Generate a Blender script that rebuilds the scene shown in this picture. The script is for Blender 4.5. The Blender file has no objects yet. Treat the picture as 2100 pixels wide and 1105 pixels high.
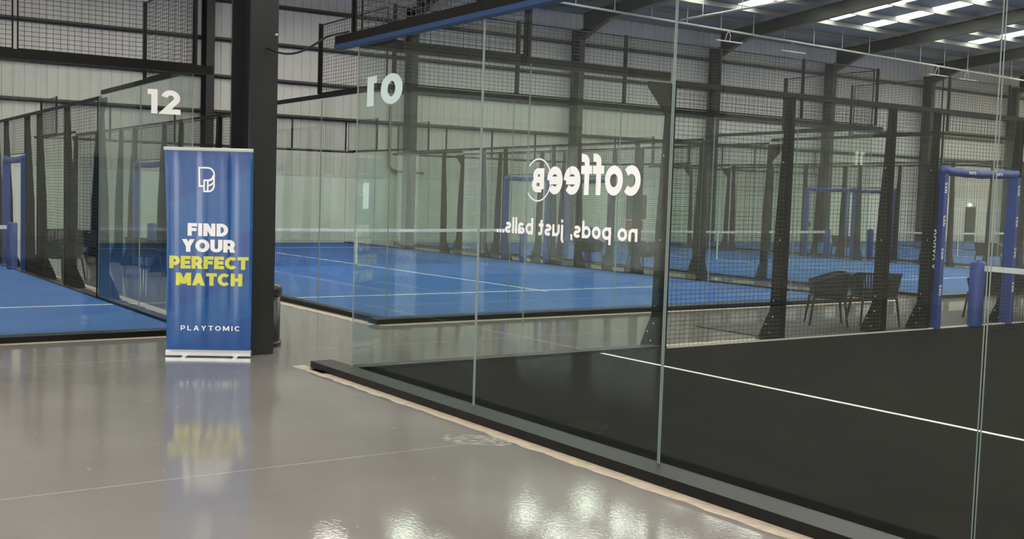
import bpy, math, random
from mathutils import Vector, Matrix
random.seed(7)
sc = bpy.context.scene
COL = sc.collection
PI = math.pi
R = math.radians

# ------------------------------------------------------------------ camera
def camera():
    W, f, cx, cy = 2100.0, 2192.68, 832.32, 545.78
    yaw, pitch, roll = 0.547044, -0.0662855, 0.0251887
    fw = Vector((-math.cos(yaw)*math.cos(pitch), math.sin(yaw)*math.cos(pitch), math.sin(pitch)))
    r = fw.cross(Vector((0, 0, 1))).normalized(); u = r.cross(fw)
    r2 = r*math.cos(roll) + u*math.sin(roll); u2 = u*math.cos(roll) - r*math.sin(roll)
    cd = bpy.data.cameras.new('camera'); co = bpy.data.objects.new('camera', cd); COL.objects.link(co)
    cd.sensor_width = 36; cd.sensor_fit = 'HORIZONTAL'; cd.lens = f/W*36
    cd.shift_x = (W/2-cx)/W; cd.shift_y = (cy-1105/2)/W
    cd.clip_start = .1; cd.clip_end = 300
    m = Matrix((r2, u2, -fw)).transposed().to_4x4(); m.translation = (8.74756, -4.75823, 1.68365)
    co.matrix_world = m
    sc.camera = co
camera()

# ------------------------------------------------------------------ world, exposure
w = bpy.data.worlds.new('world'); sc.world = w; w.use_nodes = True
w.node_tree.nodes['Background'].inputs[0].default_value = (.8, .9, 1, 1)
w.node_tree.nodes['Background'].inputs[1].default_value = .3
sc.view_settings.view_transform = 'Standard'; sc.view_settings.look = 'None'
sc.view_settings.gamma = 1; sc.view_settings.use_curve_mapping = False
sc.view_settings.exposure = 0.82
SKYLIGHT_STRENGTH = 6.0
sc.cycles.transparent_max_bounces = 64
sc.cycles.max_bounces = 10; sc.cycles.diffuse_bounces = 4; sc.cycles.glossy_bounces = 4
sc.cycles.use_denoising = True
sc.cycles.caustics_reflective = False; sc.cycles.caustics_refractive = False
sc.cycles.sample_clamp_indirect = 6

# ------------------------------------------------------------------ materials
def mat(name, col, rough=.5, metal=0, spec=.5, noise=0, nscale=8, emit=0, bump=0, bscale=60, coat=0):
    m = bpy.data.materials.new(name); m.use_nodes = True
    nt = m.node_tree; b = nt.nodes['Principled BSDF']
    b.inputs['Base Color'].default_value = (*col, 1)
    b.inputs['Roughness'].default_value = rough; b.inputs['Metallic'].default_value = metal
    b.inputs['Specular IOR Level'].default_value = spec
    if coat: b.inputs['Coat Weight'].default_value = coat; b.inputs['Coat Roughness'].default_value = .08
    tc = nt.nodes.new('ShaderNodeTexCoord')
    if noise:
        n = nt.nodes.new('ShaderNodeTexNoise'); n.inputs['Scale'].default_value = nscale; n.inputs['Detail'].default_value = 6
        nt.links.new(tc.outputs['Object'], n.inputs['Vector'])
        rp = nt.nodes.new('ShaderNodeMapRange'); rp.inputs[1].default_value = .3; rp.inputs[2].default_value = .7
        rp.inputs[3].default_value = 1-noise; rp.inputs[4].default_value = 1+noise
        nt.links.new(n.outputs['Fac'], rp.inputs[0])
        mx = nt.nodes.new('ShaderNodeMix'); mx.data_type = 'RGBA'; mx.blend_type = 'MULTIPLY'; mx.inputs[0].default_value = 1
        mx.inputs[6].default_value = (*col, 1); nt.links.new(rp.outputs[0], mx.inputs[7])
        nt.links.new(mx.outputs[2], b.inputs['Base Color'])
    if bump:
        n = nt.nodes.new('ShaderNodeTexNoise'); n.inputs['Scale'].default_value = bscale; n.inputs['Detail'].default_value = 3
        nt.links.new(tc.outputs['Object'], n.inputs['Vector'])
        bp = nt.nodes.new('ShaderNodeBump'); bp.inputs['Strength'].default_value = bump; bp.inputs['Distance'].default_value = .01
        nt.links.new(n.outputs['Fac'], bp.inputs['Height']); nt.links.new(bp.outputs[0], b.inputs['Normal'])
    if emit:
        b.inputs['Emission Color'].default_value = (*col, 1); b.inputs['Emission Strength'].default_value = emit
    return m

def glass_mat():
    m = bpy.data.materials.new('tempered_glass'); m.use_nodes = True; nt = m.node_tree; nt.nodes.clear()
    o = nt.nodes.new('ShaderNodeOutputMaterial'); t = nt.nodes.new('ShaderNodeBsdfTransparent')
    t.inputs[0].default_value = (.94, .966, .95, 1)
    g = nt.nodes.new('ShaderNodeBsdfGlossy'); g.inputs['Roughness'].default_value = 0
    g.inputs[0].default_value = (.95, .99, .97, 1)
    fr = nt.nodes.new('ShaderNodeFresnel'); fr.inputs[0].default_value = 1.5
    # the back face of a pane reflects as the front one does: use the absolute facing, not the inside IOR
    geo = nt.nodes.new('ShaderNodeNewGeometry'); mp = nt.nodes.new('ShaderNodeMapRange')
    mp.inputs[3].default_value = 1.5; mp.inputs[4].default_value = 1/1.5
    nt.links.new(geo.outputs['Backfacing'], mp.inputs[0])
    lw = nt.nodes.new('ShaderNodeLayerWeight'); lw.inputs[0].default_value = .5
    p = nt.nodes.new('ShaderNodeMath'); p.operation = 'POWER'; p.inputs[1].default_value = 5
    nt.links.new(lw.outputs['Facing'], p.inputs[0])
    q = nt.nodes.new('ShaderNodeMath'); q.operation = 'MULTIPLY_ADD'; q.inputs[1].default_value = .93; q.inputs[2].default_value = .032
    nt.links.new(p.outputs[0], q.inputs[0])
    mx = nt.nodes.new('ShaderNodeMixShader')
    nt.links.new(q.outputs[0], mx.inputs[0]); nt.links.new(t.outputs[0], mx.inputs[1]); nt.links.new(g.outputs[0], mx.inputs[2])
    nt.links.new(mx.outputs[0], o.inputs[0])
    nt.nodes.remove(fr); nt.nodes.remove(mp); nt.nodes.remove(geo)
    return m

def floor_mat():
    m = bpy.data.materials.new('polished_concrete'); m.use_nodes = True; nt = m.node_tree; N = nt.nodes; L = nt.links
    b = N['Principled BSDF']; tc = N.new('ShaderNodeTexCoord')
    def noise(scale, detail=5, stretch=None):
        n = N.new('ShaderNodeTexNoise'); n.inputs['Scale'].default_value = scale; n.inputs['Detail'].default_value = detail
        if stretch:
            mp = N.new('ShaderNodeMapping'); mp.inputs['Scale'].default_value = stretch
            L.new(tc.outputs['Object'], mp.inputs[0]); L.new(mp.outputs[0], n.inputs['Vector'])
        else: L.new(tc.outputs['Object'], n.inputs['Vector'])
        return n.outputs['Fac']
    def ramp(src, a, bb, c0, c1):
        r = N.new('ShaderNodeMapRange'); r.inputs[1].default_value = a; r.inputs[2].default_value = bb
        r.inputs[3].default_value = c0; r.inputs[4].default_value = c1; L.new(src, r.inputs[0]); return r.outputs[0]
    def mixc(fac, c0, c1):
        x = N.new('ShaderNodeMix'); x.data_type = 'RGBA'
        if isinstance(fac, float): x.inputs[0].default_value = fac
        else: L.new(fac, x.inputs[0])
        for i, c in ((6, c0), (7, c1)):
            if isinstance(c, tuple): x.inputs[i].default_value = (*c, 1)
            else: L.new(c, x.inputs[i])
        return x.outputs[2]
    c = mixc(ramp(noise(.7), .35, .65, 0, 1), FLOOR_A, FLOOR_B)
    c = mixc(ramp(noise(5, 8), .62, .75, 0, .35), c, FLOOR_C)
    c = mixc(ramp(noise(2.2, 9, (1, 6, 1)), .66, .78, 0, .3), c, (.42, .37, .31))
    # sawn joints every 4.37 m, lighter filler
    sep = N.new('ShaderNodeSeparateXYZ'); L.new(tc.outputs['Object'], sep.inputs[0])
    def math_(op, a, bv):
        x = N.new('ShaderNodeMath'); x.operation = op
        if isinstance(a, float): x.inputs[0].default_value = a
        else: L.new(a, x.inputs[0])
        if isinstance(bv, float): x.inputs[1].default_value = bv
        elif bv is not None: L.new(bv, x.inputs[1])
        return x.outputs[0]
    for axis, off in ((0, 2.82), (1, -8.6)):
        s = math_('ADD', sep.outputs[axis], -off + 4.37*20 + 2.185)
        s = math_('MODULO', s, 4.37); s = math_('SUBTRACT', s, 2.185); s = math_('ABSOLUTE', s, None)
        j = math_('LESS_THAN', s, .0045)
        if axis == 0: c = mixc(math_('MULTIPLY', j, .75), c, (.62, .6, .56))
    # small pale chips
    c = mixc(ramp(noise(9, 2), .745, .77, 0, .7), c, (.6, .58, .54))
    L.new(c, b.inputs['Base Color'])
    L.new(ramp(noise(3, 6), .3, .7, .035, .07), b.inputs['Roughness'])
    b.inputs['Specular IOR Level'].default_value = .65
    bp = N.new('ShaderNodeBump'); bp.inputs['Strength'].default_value = .02; bp.inputs['Distance'].default_value = .02
    L.new(noise(45, 3), bp.inputs['Height']); L.new(bp.outputs[0], b.inputs['Normal'])
    return m

FLOOR_A, FLOOR_B, FLOOR_C = (.248, .225, .216), (.288, .262, .251), (.34, .312, .292)
M = dict(
    floor=floor_mat(), glass=glass_mat(),
    edge=mat('glass_edge', (.30, .36, .34), .25),
    steel=mat('black_powder_coat', (.0055, .0045, .0038), .45, spec=.22),
    wire=mat('black_wire', (.014, .013, .012), .5),
    ledge=mat('black_kerb_steel', (.005, .005, .0046), .36, spec=.3, noise=.25, nscale=6),
    bluebeam=mat('blue_trim', (.012, .042, .12), .5),
    blackturf=mat('black_turf', (.0045, .0045, .004), .95, noise=.3, nscale=3, bump=.4, bscale=250, spec=.05),
    blueturf=mat('blue_turf', (.031, .108, .335), .8, noise=.1, nscale=1.2, bump=.3, bscale=250, spec=.3),
    white=mat('white_line_paint', (.8, .8, .76), .7),
    vinyl=mat('white_vinyl', (.93, .9, .88), .5),
    frost=mat('frosted_vinyl', (.62, .74, .7), .6),
    bluepad=mat('blue_pad', (.022, .05, .23), .42, noise=.12, nscale=9, bump=.35, bscale=7),
    bannerblue=mat('banner_blue', (.008, .068, .255), .24, spec=.35),
    bannerlight=mat('banner_print_lighter_blue', (.009, .088, .285), .24, spec=.35),
    yellow=mat('banner_yellow', (.68, .66, .06), .35),
    alu=mat('aluminium', (.72, .71, .7), .35, metal=.6),
    galv=mat('galvanised_pipe', (.62, .61, .57), .4, metal=.2),
    column=mat('column_paint', (.015, .0155, .0165), .38),
    girt=mat('girt_steel', (.06, .058, .055), .55),
    purlin=mat('purlin_steel', (.25, .25, .24), .5),
    roofdeck=mat('roof_deck', (.26, .27, .3), .6),
    cladding=mat('wall_cladding', (.70, .665, .62), .6, noise=.05, nscale=.8),
    dado=mat('painted_wall', (.76, .775, .73), .55, noise=.06, nscale=.6),
    sky=mat('skylight_sheet', (1, .985, .86), .5, emit=SKYLIGHT_STRENGTH),
    fillpane=mat('added_fill_pane', (.96, .98, 1), .5, emit=9),  # glow of the unseen panes added to light the banner
    slot=mat('narrow_pane', (.9, .97, 1), .5, emit=3),
    rubber=mat('black_rubber_mat', (.03, .028, .026), .7, noise=.2, nscale=4),
    bare=mat('bare_concrete', (.52, .42, .34), .85, noise=.15, nscale=14),
    scuffglint=mat('pale_scuff_and_glint', (.62, .57, .49), .5),  # colour of real floor marks and of one painted glint patch
    rope=mat('charcoal_rope', (.02, .02, .02), .75),
    cushion=mat('dark_cushion', (.03, .032, .035), .9),
    bandwhite=mat('net_band', (.75, .76, .76), .7, noise=.1, nscale=20),
    bin=mat('black_bin', (.012, .012, .013), .3),
    door=mat('dark_door', (.05, .05, .05), .5),
    rust=mat('red_sign', (.35, .05, .04), .5),
    lamp=mat('white_lamp', (1, 1, .95), .5, emit=8),
    cable=mat('black_cable', (.01, .01, .01), .5),
)

# ------------------------------------------------------------------ mesh helpers
class MB:
    def __init__(s): s.v = []; s.f = []; s.mi = []
    def add(s, vs, fs, mi=0):
        o = len(s.v); s.v += [tuple(p) for p in vs]; s.f += [tuple(i+o for i in f) for f in fs]; s.mi += [mi]*len(fs); return s
    def box(s, x0, x1, y0, y1, z0, z1, mi=0):
        vs = [(x, y, z) for z in (z0, z1) for y in (y0, y1) for x in (x0, x1)]
        return s.add(vs, [(0, 2, 3, 1), (4, 5, 7, 6), (0, 1, 5, 4), (2, 6, 7, 3), (0, 4, 6, 2), (1, 3, 7, 5)], mi)
    def prism(s, poly, d0, d1, axis='x', mi=0):
        n = len(poly)
        def P(a, b, d): return (d, a, b) if axis == 'x' else (a, d, b) if axis == 'y' else (a, b, d)
        vs = [P(a, b, d0) for a, b in poly] + [P(a, b, d1) for a, b in poly]
        fs = [tuple(range(n))[::-1], tuple(range(n, 2*n))] + [(i, (i+1) % n, (i+1) % n+n, i+n) for i in range(n)]
        return s.add(vs, fs, mi)
    def tube(s, pts, r, n=8, mi=0, cap=True, rend=None):
        pts = [Vector(p) for p in pts]; rings = []
        up = Vector((0, 0, 1))
        for i, p in enumerate(pts):
            t = (pts[min(i+1, len(pts)-1)]-pts[max(i-1, 0)]).normalized()
            a = t.cross(up)
            if a.length < .05: a = t.cross(Vector((0, 1, 0)))
            a.normalize(); b = a.cross(t)
            rr = r if rend is None else r+(rend-r)*i/(len(pts)-1)
            rings.append([p+a*rr*math.cos(2*PI*k/n)+b*rr*math.sin(2*PI*k/n) for k in range(n)])
        vs = [q for R_ in rings for q in R_]; fs = []
        for i in range(len(pts)-1):
            for k in range(n): fs.append((i*n+k, i*n+(k+1) % n, (i+1)*n+(k+1) % n, (i+1)*n+k))
        if cap: fs += [tuple(range(n))[::-1], tuple(range((len(pts)-1)*n, len(pts)*n))]
        return s.add(vs, fs, mi)
    def lathe(s, prof, cx=0, cy=0, n=24, mi=0):
        vs = [(cx+r*math.cos(2*PI*k/n), cy+r*math.sin(2*PI*k/n), z) for r, z in prof for k in range(n)]; fs = []
        for i in range(len(prof)-1):
            for k in range(n): fs.append((i*n+k, i*n+(k+1) % n, (i+1)*n+(k+1) % n, (i+1)*n+k))
        fs += [tuple(range(n))[::-1], tuple(range((len(prof)-1)*n, len(prof)*n))]
        return s.add(vs, fs, mi)
    def mesh(s, name, mats, smooth=False):
        me = bpy.data.meshes.new(name); me.from_pydata(s.v, [], s.f)
        for m in (mats if isinstance(mats, (list, tuple)) else [mats]): me.materials.append(m)
        me.polygons.foreach_set('material_index', s.mi)
        if smooth: me.polygons.foreach_set('use_smooth', [True]*len(s.f))
        me.update(); return me
CACHE = {}
def cached(key, fn):
    if key not in CACHE: CACHE[key] = fn()
    return CACHE[key]
def obj(name, me, parent=None, loc=(0, 0, 0), rot=0):
    o = bpy.data.objects.new(name, me); COL.objects.link(o)
    if parent: o.parent = parent
    o.location = loc; o.rotation_euler = (0, 0, rot); return o
def tag(o, label, cat, group=None, kind=None):
    o['label'] = label; o['category'] = cat
    if group: o['group'] = group
    if kind: o['kind'] = kind
    return o
def thing(name, label, cat, loc=(0, 0, 0), rot=0, group=None):
    o = bpy.data.objects.new(name, None); COL.objects.link(o); o.location = loc; o.rotation_euler = (0, 0, rot)
    o.empty_display_size = .2
    return tag(o, label, cat, group, 'thing')
def struct(name, me, label=None):
    o = obj(name, me); o['kind'] = 'structure'
    if label: o['label'] = label; o['category'] = name.split('_')[0]
    return o

# ------------------------------------------------------------------ stroke lettering (cap height 1)
def arc(cx, cy, rx, ry, a0, a1, n=14):
    return [(cx+rx*math.cos(math.radians(a0+(a1-a0)*i/n)), cy+ry*math.sin(math.radians(a0+(a1-a0)*i/n))) for i in range(n+1)]
def stroke(pts, t, closed=False):
    """outline quads of a polyline with mitred joins"""
    q = [p for i, p in enumerate(pts) if i == 0 or math.hypot(p[0]-pts[i-1][0], p[1]-pts[i-1][1]) > 1e-6]
    if closed and math.hypot(q[0][0]-q[-1][0], q[0][1]-q[-1][1]) < 1e-6: q = q[:-1]
    n = len(q); L = []; R = []
    def d(a, b): l = math.hypot(b[0]-a[0], b[1]-a[1]); return ((b[0]-a[0])/l, (b[1]-a[1])/l)
    for i in range(n):
        if closed or 0 < i < n-1: d0 = d(q[i-1], q[i]); d1 = d(q[i], q[(i+1) % n])
        elif i == 0: d0 = d1 = d(q[0], q[1])
        else: d0 = d1 = d(q[-2], q[-1])
        n0 = (-d0[1], d0[0]); n1 = (-d1[1], d1[0]); mx, my = n0[0]+n1[0], n0[1]+n1[1]
        k = t/2*2/max(.3, mx*mx+my*my)
        L.append((q[i][0]+mx*k, q[i][1]+my*k)); R.append((q[i][0]-mx*k, q[i][1]-my*k))
    return [[L[i], L[(i+1) % n], R[(i+1) % n], R[i]] for i in range(n if closed else n-1)]
def glyph(ch, t):
    """-> (advance width, list of polygons)"""
    h = t/2; T = 1-h; S = []; X = .72  # x-height
    def s(*pts, c=False): S.extend(stroke(list(pts), t, c))
    def ring(cx, cy, rx, ry, a0=0, a1=360): S.extend(stroke(arc(cx, cy, rx, ry, a0, a1, 28), t, a1-a0 == 360))
    xm, xr = X/2, X/2-h
    if ch == ' ': return .3, []
    if ch in 'IiLl|':
        if ch == 'I': s((h, 0), (h, 1)); return t, S
        if ch == 'l': s((h, 0), (h, 1.03)); return t, S
        if ch == 'L': s((h, 1), (h, h), (.58, h)); return .58, S
    if ch == 'F': s((h, 0), (h, T), (.6, T)); s((h, .5), (.56, .5)); return .6, S
    if ch == 'E': s((.62, h), (h, h), (h, T), (.62, T)); s((h, .5), (.58, .5)); return .62, S
    if ch == 'T': s((0, T), (.68, T)); s((.34, 0), (.34, T)); return .68, S
    if ch == 'H': s((h, 0), (h, 1)); s((.74-h, 0), (.74-h, 1)); s((h, .5), (.74-h, .5)); return .74, S
    if ch == 'N':
        s((h, 0), (h, 1)); s((.76-h, 0), (.76-h, 1)); S.append([(0, 1), (t*1.15, 1), (.76, 0), (.76-t*1.15, 0)]); return .76, S
    if ch == 'M':
        s((h, 0), (h, 1)); s((.94-h, 0), (.94-h, 1))
        S.append([(0, 1), (t*1.2, 1), (.47+t*.6, .12), (.47-t*.6, .12)]); S.append([(.94-t*1.2, 1), (.94, 1), (.47+t*.6, .12), (.47-t*.6, .12)]); return .94, S
    if ch == 'A':
        S.append([(0, 0), (t*1.1, 0), (.42+t*.5, 1), (.42-t*.5, 1)]); S.append([(.84-t*1.1, 0), (.84, 0), (.42+t*.5, 1), (.42-t*.5, 1)])
        s((.2, .3), (.64, .3)); return .84, S
    if ch == 'Y':
        S.append([(0, 1), (t*1.1, 1), (.37+h, .42), (.37-h, .42)]); S.append([(.74-t*1.1, 1), (.74, 1), (.37+h, .42), (.37-h, .42)]); s((.37, 0), (.37, .45)); return .74, S
    if ch == 'X':
        S.append([(0, 1), (t*1.15, 1), (.74, 0), (.74-t*1.15, 0)]); S.append([(.74-t*1.15, 1), (.74, 1), (t*1.15, 0), (0, 0)]); return .74, S
    if ch == 'U': s((h, 1), *arc(.36, .36, .36-h, .36-h, 180, 360), (.72-h, 1)); return .72, S
    if ch == 'O': ring(.42, .5, .42-h, .5-h); return .84, S
    if ch == 'S':
        r = (1-t)/4; s(*arc(.33, 1-h-r, .33-h, r, 30, 270), *arc(.33, h+r, .33-h, r, 90, -150)); return .66, S
    if ch == 'C': ring(.41, .5, .41-h, .5-h, 42, 318); return .76, S
    if ch == 'G': ring(.42, .5, .42-h, .5-h, 42, 340); s((.44, .45), (.83-h, .45), (.83-h, .2)); return .82, S
    if ch == 'D': s((h, h), (h, T), (.3, T), *arc(.3, .5, .74-.3-h, .5-h, 90, -90), (h, h), c=True); return .74, S
    if ch == 'P': s((h, 0), (h, T), (.36, T), *arc(.36, .68-h*.4, .66-.36-h, T-(.68-h*.4), 90, -90), (h, .68-h*.4-(T-(.68-h*.4)))); return .66, S
    if ch == 'R':
        y = .68-h*.4; s((h, 0), (h, T), (.36, T), *arc(.36, y, .68-.36-h, T-y, 90, -90), (h, 2*y-T))
        S.append([(.3, .42), (.3+t*1.1, .42), (.72, 0), (.72-t*1.2, 0)]); return .72, S
    if ch == 'B':
        s((h, h), (h, T), (.36, T), *arc(.36, (T+.52)/2, .62-.36-h, (T-.52)/2, 90, -90), (h, .52))
        s((h, .52), (.38, .52), *arc(.38, (.52+h)/2, .68-.38-h, (.52-h)/2, 90, -90), (h, h)); return .68, S
    if ch == '0': ring(.37, .5, .37-h, .5-h); return .74, S
    if ch == '1': s((.34-h, 0), (.34-h, 1)); s((0, T), (.3, T)); return .34, S
    if ch == '2': s(*arc(.33, 1-.33, .33-h, .33-h, 170, -25), (h*1.2, h), (.68, h)); return .68, S
    # lower case
    if ch == 'c': ring(xm, xm, xr, xr, 45, 315); return X*.86, S
    if ch == 'o': ring(xm, xm, xr, xr); return X, S
    if ch == 'e': ring(xm, xm, xr, xr, 0, 318); s((h, xm), (X-h, xm)); return X, S
    if ch == 'f': s((.22, 0), (.22, .74), *arc(.22+.2, .82, .2, 1.02-h-.82, 180, 80)); s((0, X-h), (.46, X-h)); return .44, S
    if ch == 'n': s((h, 0), (h, X)); s((h, .3), *arc(.33, X-.33, .33-h, .33-h, 180, 0), (.66-h, 0)); return .66, S
    if ch == 'u': s((.66-h, 0), (.66-h, X)); s((h, X), *arc(.33, .33, .33-h, .33-h, 180, 360)); return .66, S
    if ch == 'p': s((h, -.28), (h, X)); ring(xm, xm, xr, xr); return X, S
    if ch == 'd': s((X-h, 0), (X-h, 1.03)); ring(xm, xm, xr, xr); return X, S
    if ch == 'b': s((h, 0), (h, 1.03)); ring(xm, xm, xr, xr); return X, S
    if ch == 'a': s((.64-h, 0), (.64-h, .45), *arc(.34, .45, .3-h, X-h-.45, 0, 150)); ring(.3, .22, .3-h, .22-h); return .64, S
    if ch == 's':
        r = (X-t)/4; s(*arc(.3, X-h-r, .3-h, r, 30, 270), *arc(.3, h+r, .3-h, r, 90, -150)); return .6, S
    if ch == 'j': s((.22, X), (.22, -.12), *arc(.22-.16, -.12, .16, .16, 0, -90)); s((.22, .85), (.22, 1.03)); return .22+h, S
    if ch == 't': s((.2, 1-.06), (.2, .2), *arc(.2+.2-h, .2, .2-h, .2-h, 180, 270), (.46, h)); s((0, X-h), (.44, X-h)); return .46, S
    if ch == '.': s((h, 0), (h, t)); return t, S
    if ch == ',': S.append([(0, t), (t, t), (t*.7, -t*.9), (0, -t*.9)]); return t, S
    raise ValueError(ch)
def text_polys(txt, t=.2, gap=.1):
    x = 0; out = []
    for i, ch in enumerate(txt):
        wd, ps = glyph(ch, t)
        out += [[(px+x, py) for px, py in p] for p in ps]; x += wd+gap
    return x-gap, out
def put_polys(mb, polys, place, mi=0):
    """strokes that cross are staggered by a hair so that no two faces coincide"""
    o, ex, ey = (Vector(place(*q)) for q in ((0, 0), (1, 0), (0, 1)))
    n = (ex-o).cross(ey-o).normalized()
    if abs(n.x)+abs(n.y) < .5: n = Vector((0, 1, 0))
    want = 1 if place(0, 0)[1] > 0 else -1
    if n.y*want < 0: n = -n
    for k, p in enumerate(polys):
        d = n*(k % 48)*6e-5
        mb.add([Vector(place(*q))+d for q in p], [tuple(range(len(p)))], mi)
def text_mesh(name, txt, place, width, height, m, t=.2, gap=.1):
    """place(a, b): metres right / up of the lettering's lower left corner"""
    wd, ps = text_polys(txt, t, gap); mb = MB(); k = width/wd
    put_polys(mb, ps, lambda a, b: place(a*k, b*height)); return mb.mesh(name, m)

# ------------------------------------------------------------------ hall
FRAMES = [0.15+7.85*k for k in range(-1, 9)]
XW, XR, XE = -25.5, -1.65, 22.2
YB, YE = -13.0, 66.0
def soffit(x): return 8.7+(min(x, 2*XR-x)+23.3)*.09
struct('floor', MB().box(XW-.4, XE+.4, YB-.4, YE+.4, -.2, 0).mesh('floor', M['floor']))
# far wall: smooth painted dado, ribbed sheet above
struct('wall_far', MB().box(XW-.3, XW, YB, YE, 0, 2.28).mesh('wall_far', M['dado']))
def ribbed(y0, y1, z0, z1):
    mb = MB(); prof = []; y = y0
    while y < y1-1e-6:
        prof += [(y, 0), (y+.25, 0), (y+.27, -.03), (y+.31, -.03)]; y += .333
    vs = [(XW+.02+x, yy, z) for yy, x in prof for z in (z0, z1)]
    mb.add(vs, [(2*i, 2*i+2, 2*i+3, 2*i+1) for i in range(len(prof)-1)])
    mb.box(XW-.2, XW-.1, y0, y1, z0, z1); return mb
clad = obj('wall_cladding', ribbed(YB, YE, 2.28, 9.6).mesh('wall_cladding', M['cladding'])); clad['kind'] = 'structure'
for i, z in enumerate((4.32, 5.5, 6.73, 8.02)):
    mb = MB().box(XW+.03, XW+.2, YB, YE, z-.02, z).box(XW+.18, XW+.2, YB, YE, z, z+.05).box(XW+.03, XW+.05, YB, YE, z-.08, z)
    struct('trim_%d' % (i+1), mb.mesh('girt', M['girt']))
struct('wall_near', MB().box(XE, XE+.3, YB, YE, 0, 9).mesh('wall_near', M['cladding']))
struct('wall_back', MB().box(XW, XE, YB-.3, YB, 0, 11.4).mesh('wall_back', M['cladding']))
struct('wall_end', MB().box(XW, XE, YE, YE+.3, 0, 11.4).mesh('wall_end', M['cladding']))
# behind the camera: one narrow daylit slot, plus unseen panes added to light the banner
def opening_or_fill(n, x0, x1, y0, y1, z0, z1): struct('window_or_fill_%d' % n, MB().box(x0, x1, y0, y1, z0, z1).mesh('glow_pane', M['fillpane']))
for k, (a, b) in enumerate(((-11.6, -9.9),)): opening_or_fill(101+k, XE-.03, XE+.02, a, b, .1, 3.2)
struct('window_or_fill_103', MB().box(XE-.03, XE+.02, 12.37, 12.57, 1.2, 2.05).mesh('glow_pane', M['slot']))
for k, (a, b) in enumerate(((9.5, 10.6), (13.2, 14.4), (17.6, 19.0), (2.6, 4.8), (5.6, 7.8))): opening_or_fill(111+k, a, b, YB-.02, YB+.03, .1, 3.0)
# roof
def roofz(x): return soffit(x)+.72
mb = MB()
mb.prism([(XW-.3, roofz(XW-.3)), (XR, roofz(XR)), (XR, roofz(XR)+.12), (XW-.3, roofz(XW-.3)+.12)], YB-.3, YE+.3, 'y')
mb.prism([(XR, roofz(XR)), (XE+.3, roofz(XE+.3)), (XE+.3, roofz(XE+.3)+.12), (XR, roofz(XR)+.12)], YB-.3, YE+.3, 'y')
struct('ceiling', mb.mesh('ceiling', M['roofdeck']))
STRIPS = sorted([f+d for f in FRAMES for d in (2.7, 5.5)])
wn = 0
for y in STRIPS:
    for x0, x1 in ((-21.35, -4.0), (XR*2+4.0, 18.05)):
        wn += 1
        poly = [(x0, roofz(x0)-.012), (x1, roofz(x1)-.012), (x1, roofz(x1)-.002), (x0, roofz(x0)-.002)]
        struct('window_or_fill_%d' % wn, MB().prism(poly, y-.46, y+.46, 'y').mesh('rooflight', M['sky']))
x = XW+.8; tn = 4
while x < XE-.3:
    z = roofz(x)-.02
    if abs(x-XR) > .3:
        mb = MB().box(x-.03, x+.04, YB, YE, z-.2, z-.185).box(x-.03, x-.012, YB, YE, z-.2, z).box(x-.08, x-.01, YB, YE, z-.02, z)
        tn += 1; struct('trim_%d' % tn, mb.mesh('purlin', M['purlin']))
    x += 1.65
# steel frames: far columns with haunched rafters
def hsection(x0, x1, y, fl, z0, z1, tf=.025, tw=.018):
    return MB().box(x0, x0+tf, y-fl/2, y+fl/2, z0, z1).box(x1-tf, x1, y-fl/2, y+fl/2, z0, z1).box(x0+tf, x1-tf, y-tw/2, y+tw/2, z0, z1)
ORD = ['first', 'second', 'third', 'fourth', 'fifth', 'sixth', 'seventh', 'eighth', 'ninth', 'tenth']
vis = [y for y in FRAMES if y > 5 and y < 60]
for i, y in enumerate(vis):
    me = hsection(XW+.22, XW+.72, 0, .28, 0, 8.5).mesh('column', M['column'])
    o = obj('steel_column', me, loc=(0, y, 0))
    tag(o, '%s dark steel column along the ribbed far wall, from the banner' % ORD[i], 'column', 'columns along the far wall', 'thing')
    def fl(xa, xb, dz, th, yw): return [(xa, soffit(xa)+dz), (xb, soffit(xb)+dz), (xb, soffit(xb)+dz+th), (xa, soffit(xa)+dz+th)]
    mb = MB()
    mb.prism(fl(-23.3, XR, 0, .025, 0), -.14, .14, 'y').prism(fl(XW+.74, XR, .5, .025, 0), -.14, .14, 'y').prism(fl(-23.3, XR, .02, .49, 0), -.01, .01, 'y')
    h0 = 8.1; xc = XW+.74
    mb.prism([(xc, h0), (-23.3, soffit(-23.3)), (-23.3, soffit(-23.3)+.5), (xc, soffit(xc)+.5)], -.012, .012, 'y')
    mb.prism([(xc, h0), (-23.3, soffit(-23.3)), (-23.3, soffit(-23.3)+.03), (xc, h0+.03)], -.14, .14, 'y')
    mb.prism([(XR, soffit(XR)), (XE-.2, soffit(XE-.2)), (XE-.2, soffit(XE-.2)+.5), (XR, soffit(XR)+.5)], -.14, .14, 'y')
    tag(obj('roof_rafter', mb.mesh('rafter', M['column']), loc=(0, y, 0)),
        'dark haunched roof beam rising from the %s far wall column' % ORD[i], 'roof beam', 'roof beams', 'thing')
# roof beams out of view behind the first column carry the roof on over the camera
mb = MB()
for y in [f for f in FRAMES if f not in vis]:
    mb.prism([(XW, soffit(XW)), (XR, soffit(XR)), (XR, soffit(XR)+.5), (XW, soffit(XW)+.5)], y-.14, y+.14, 'y')
    mb.prism([(XR, soffit(XR)), (XE, soffit(XE)), (XE, soffit(XE)+.5), (XR, soffit(XR)+.5)], y-.14, y+.14, 'y')
    mb.box(XW+.2, XW+.7, y-.14, y+.14, 0, 9)
o = obj('wall_framing', mb.mesh('framing', M['column'])); o['kind'] = 'structure'
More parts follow.
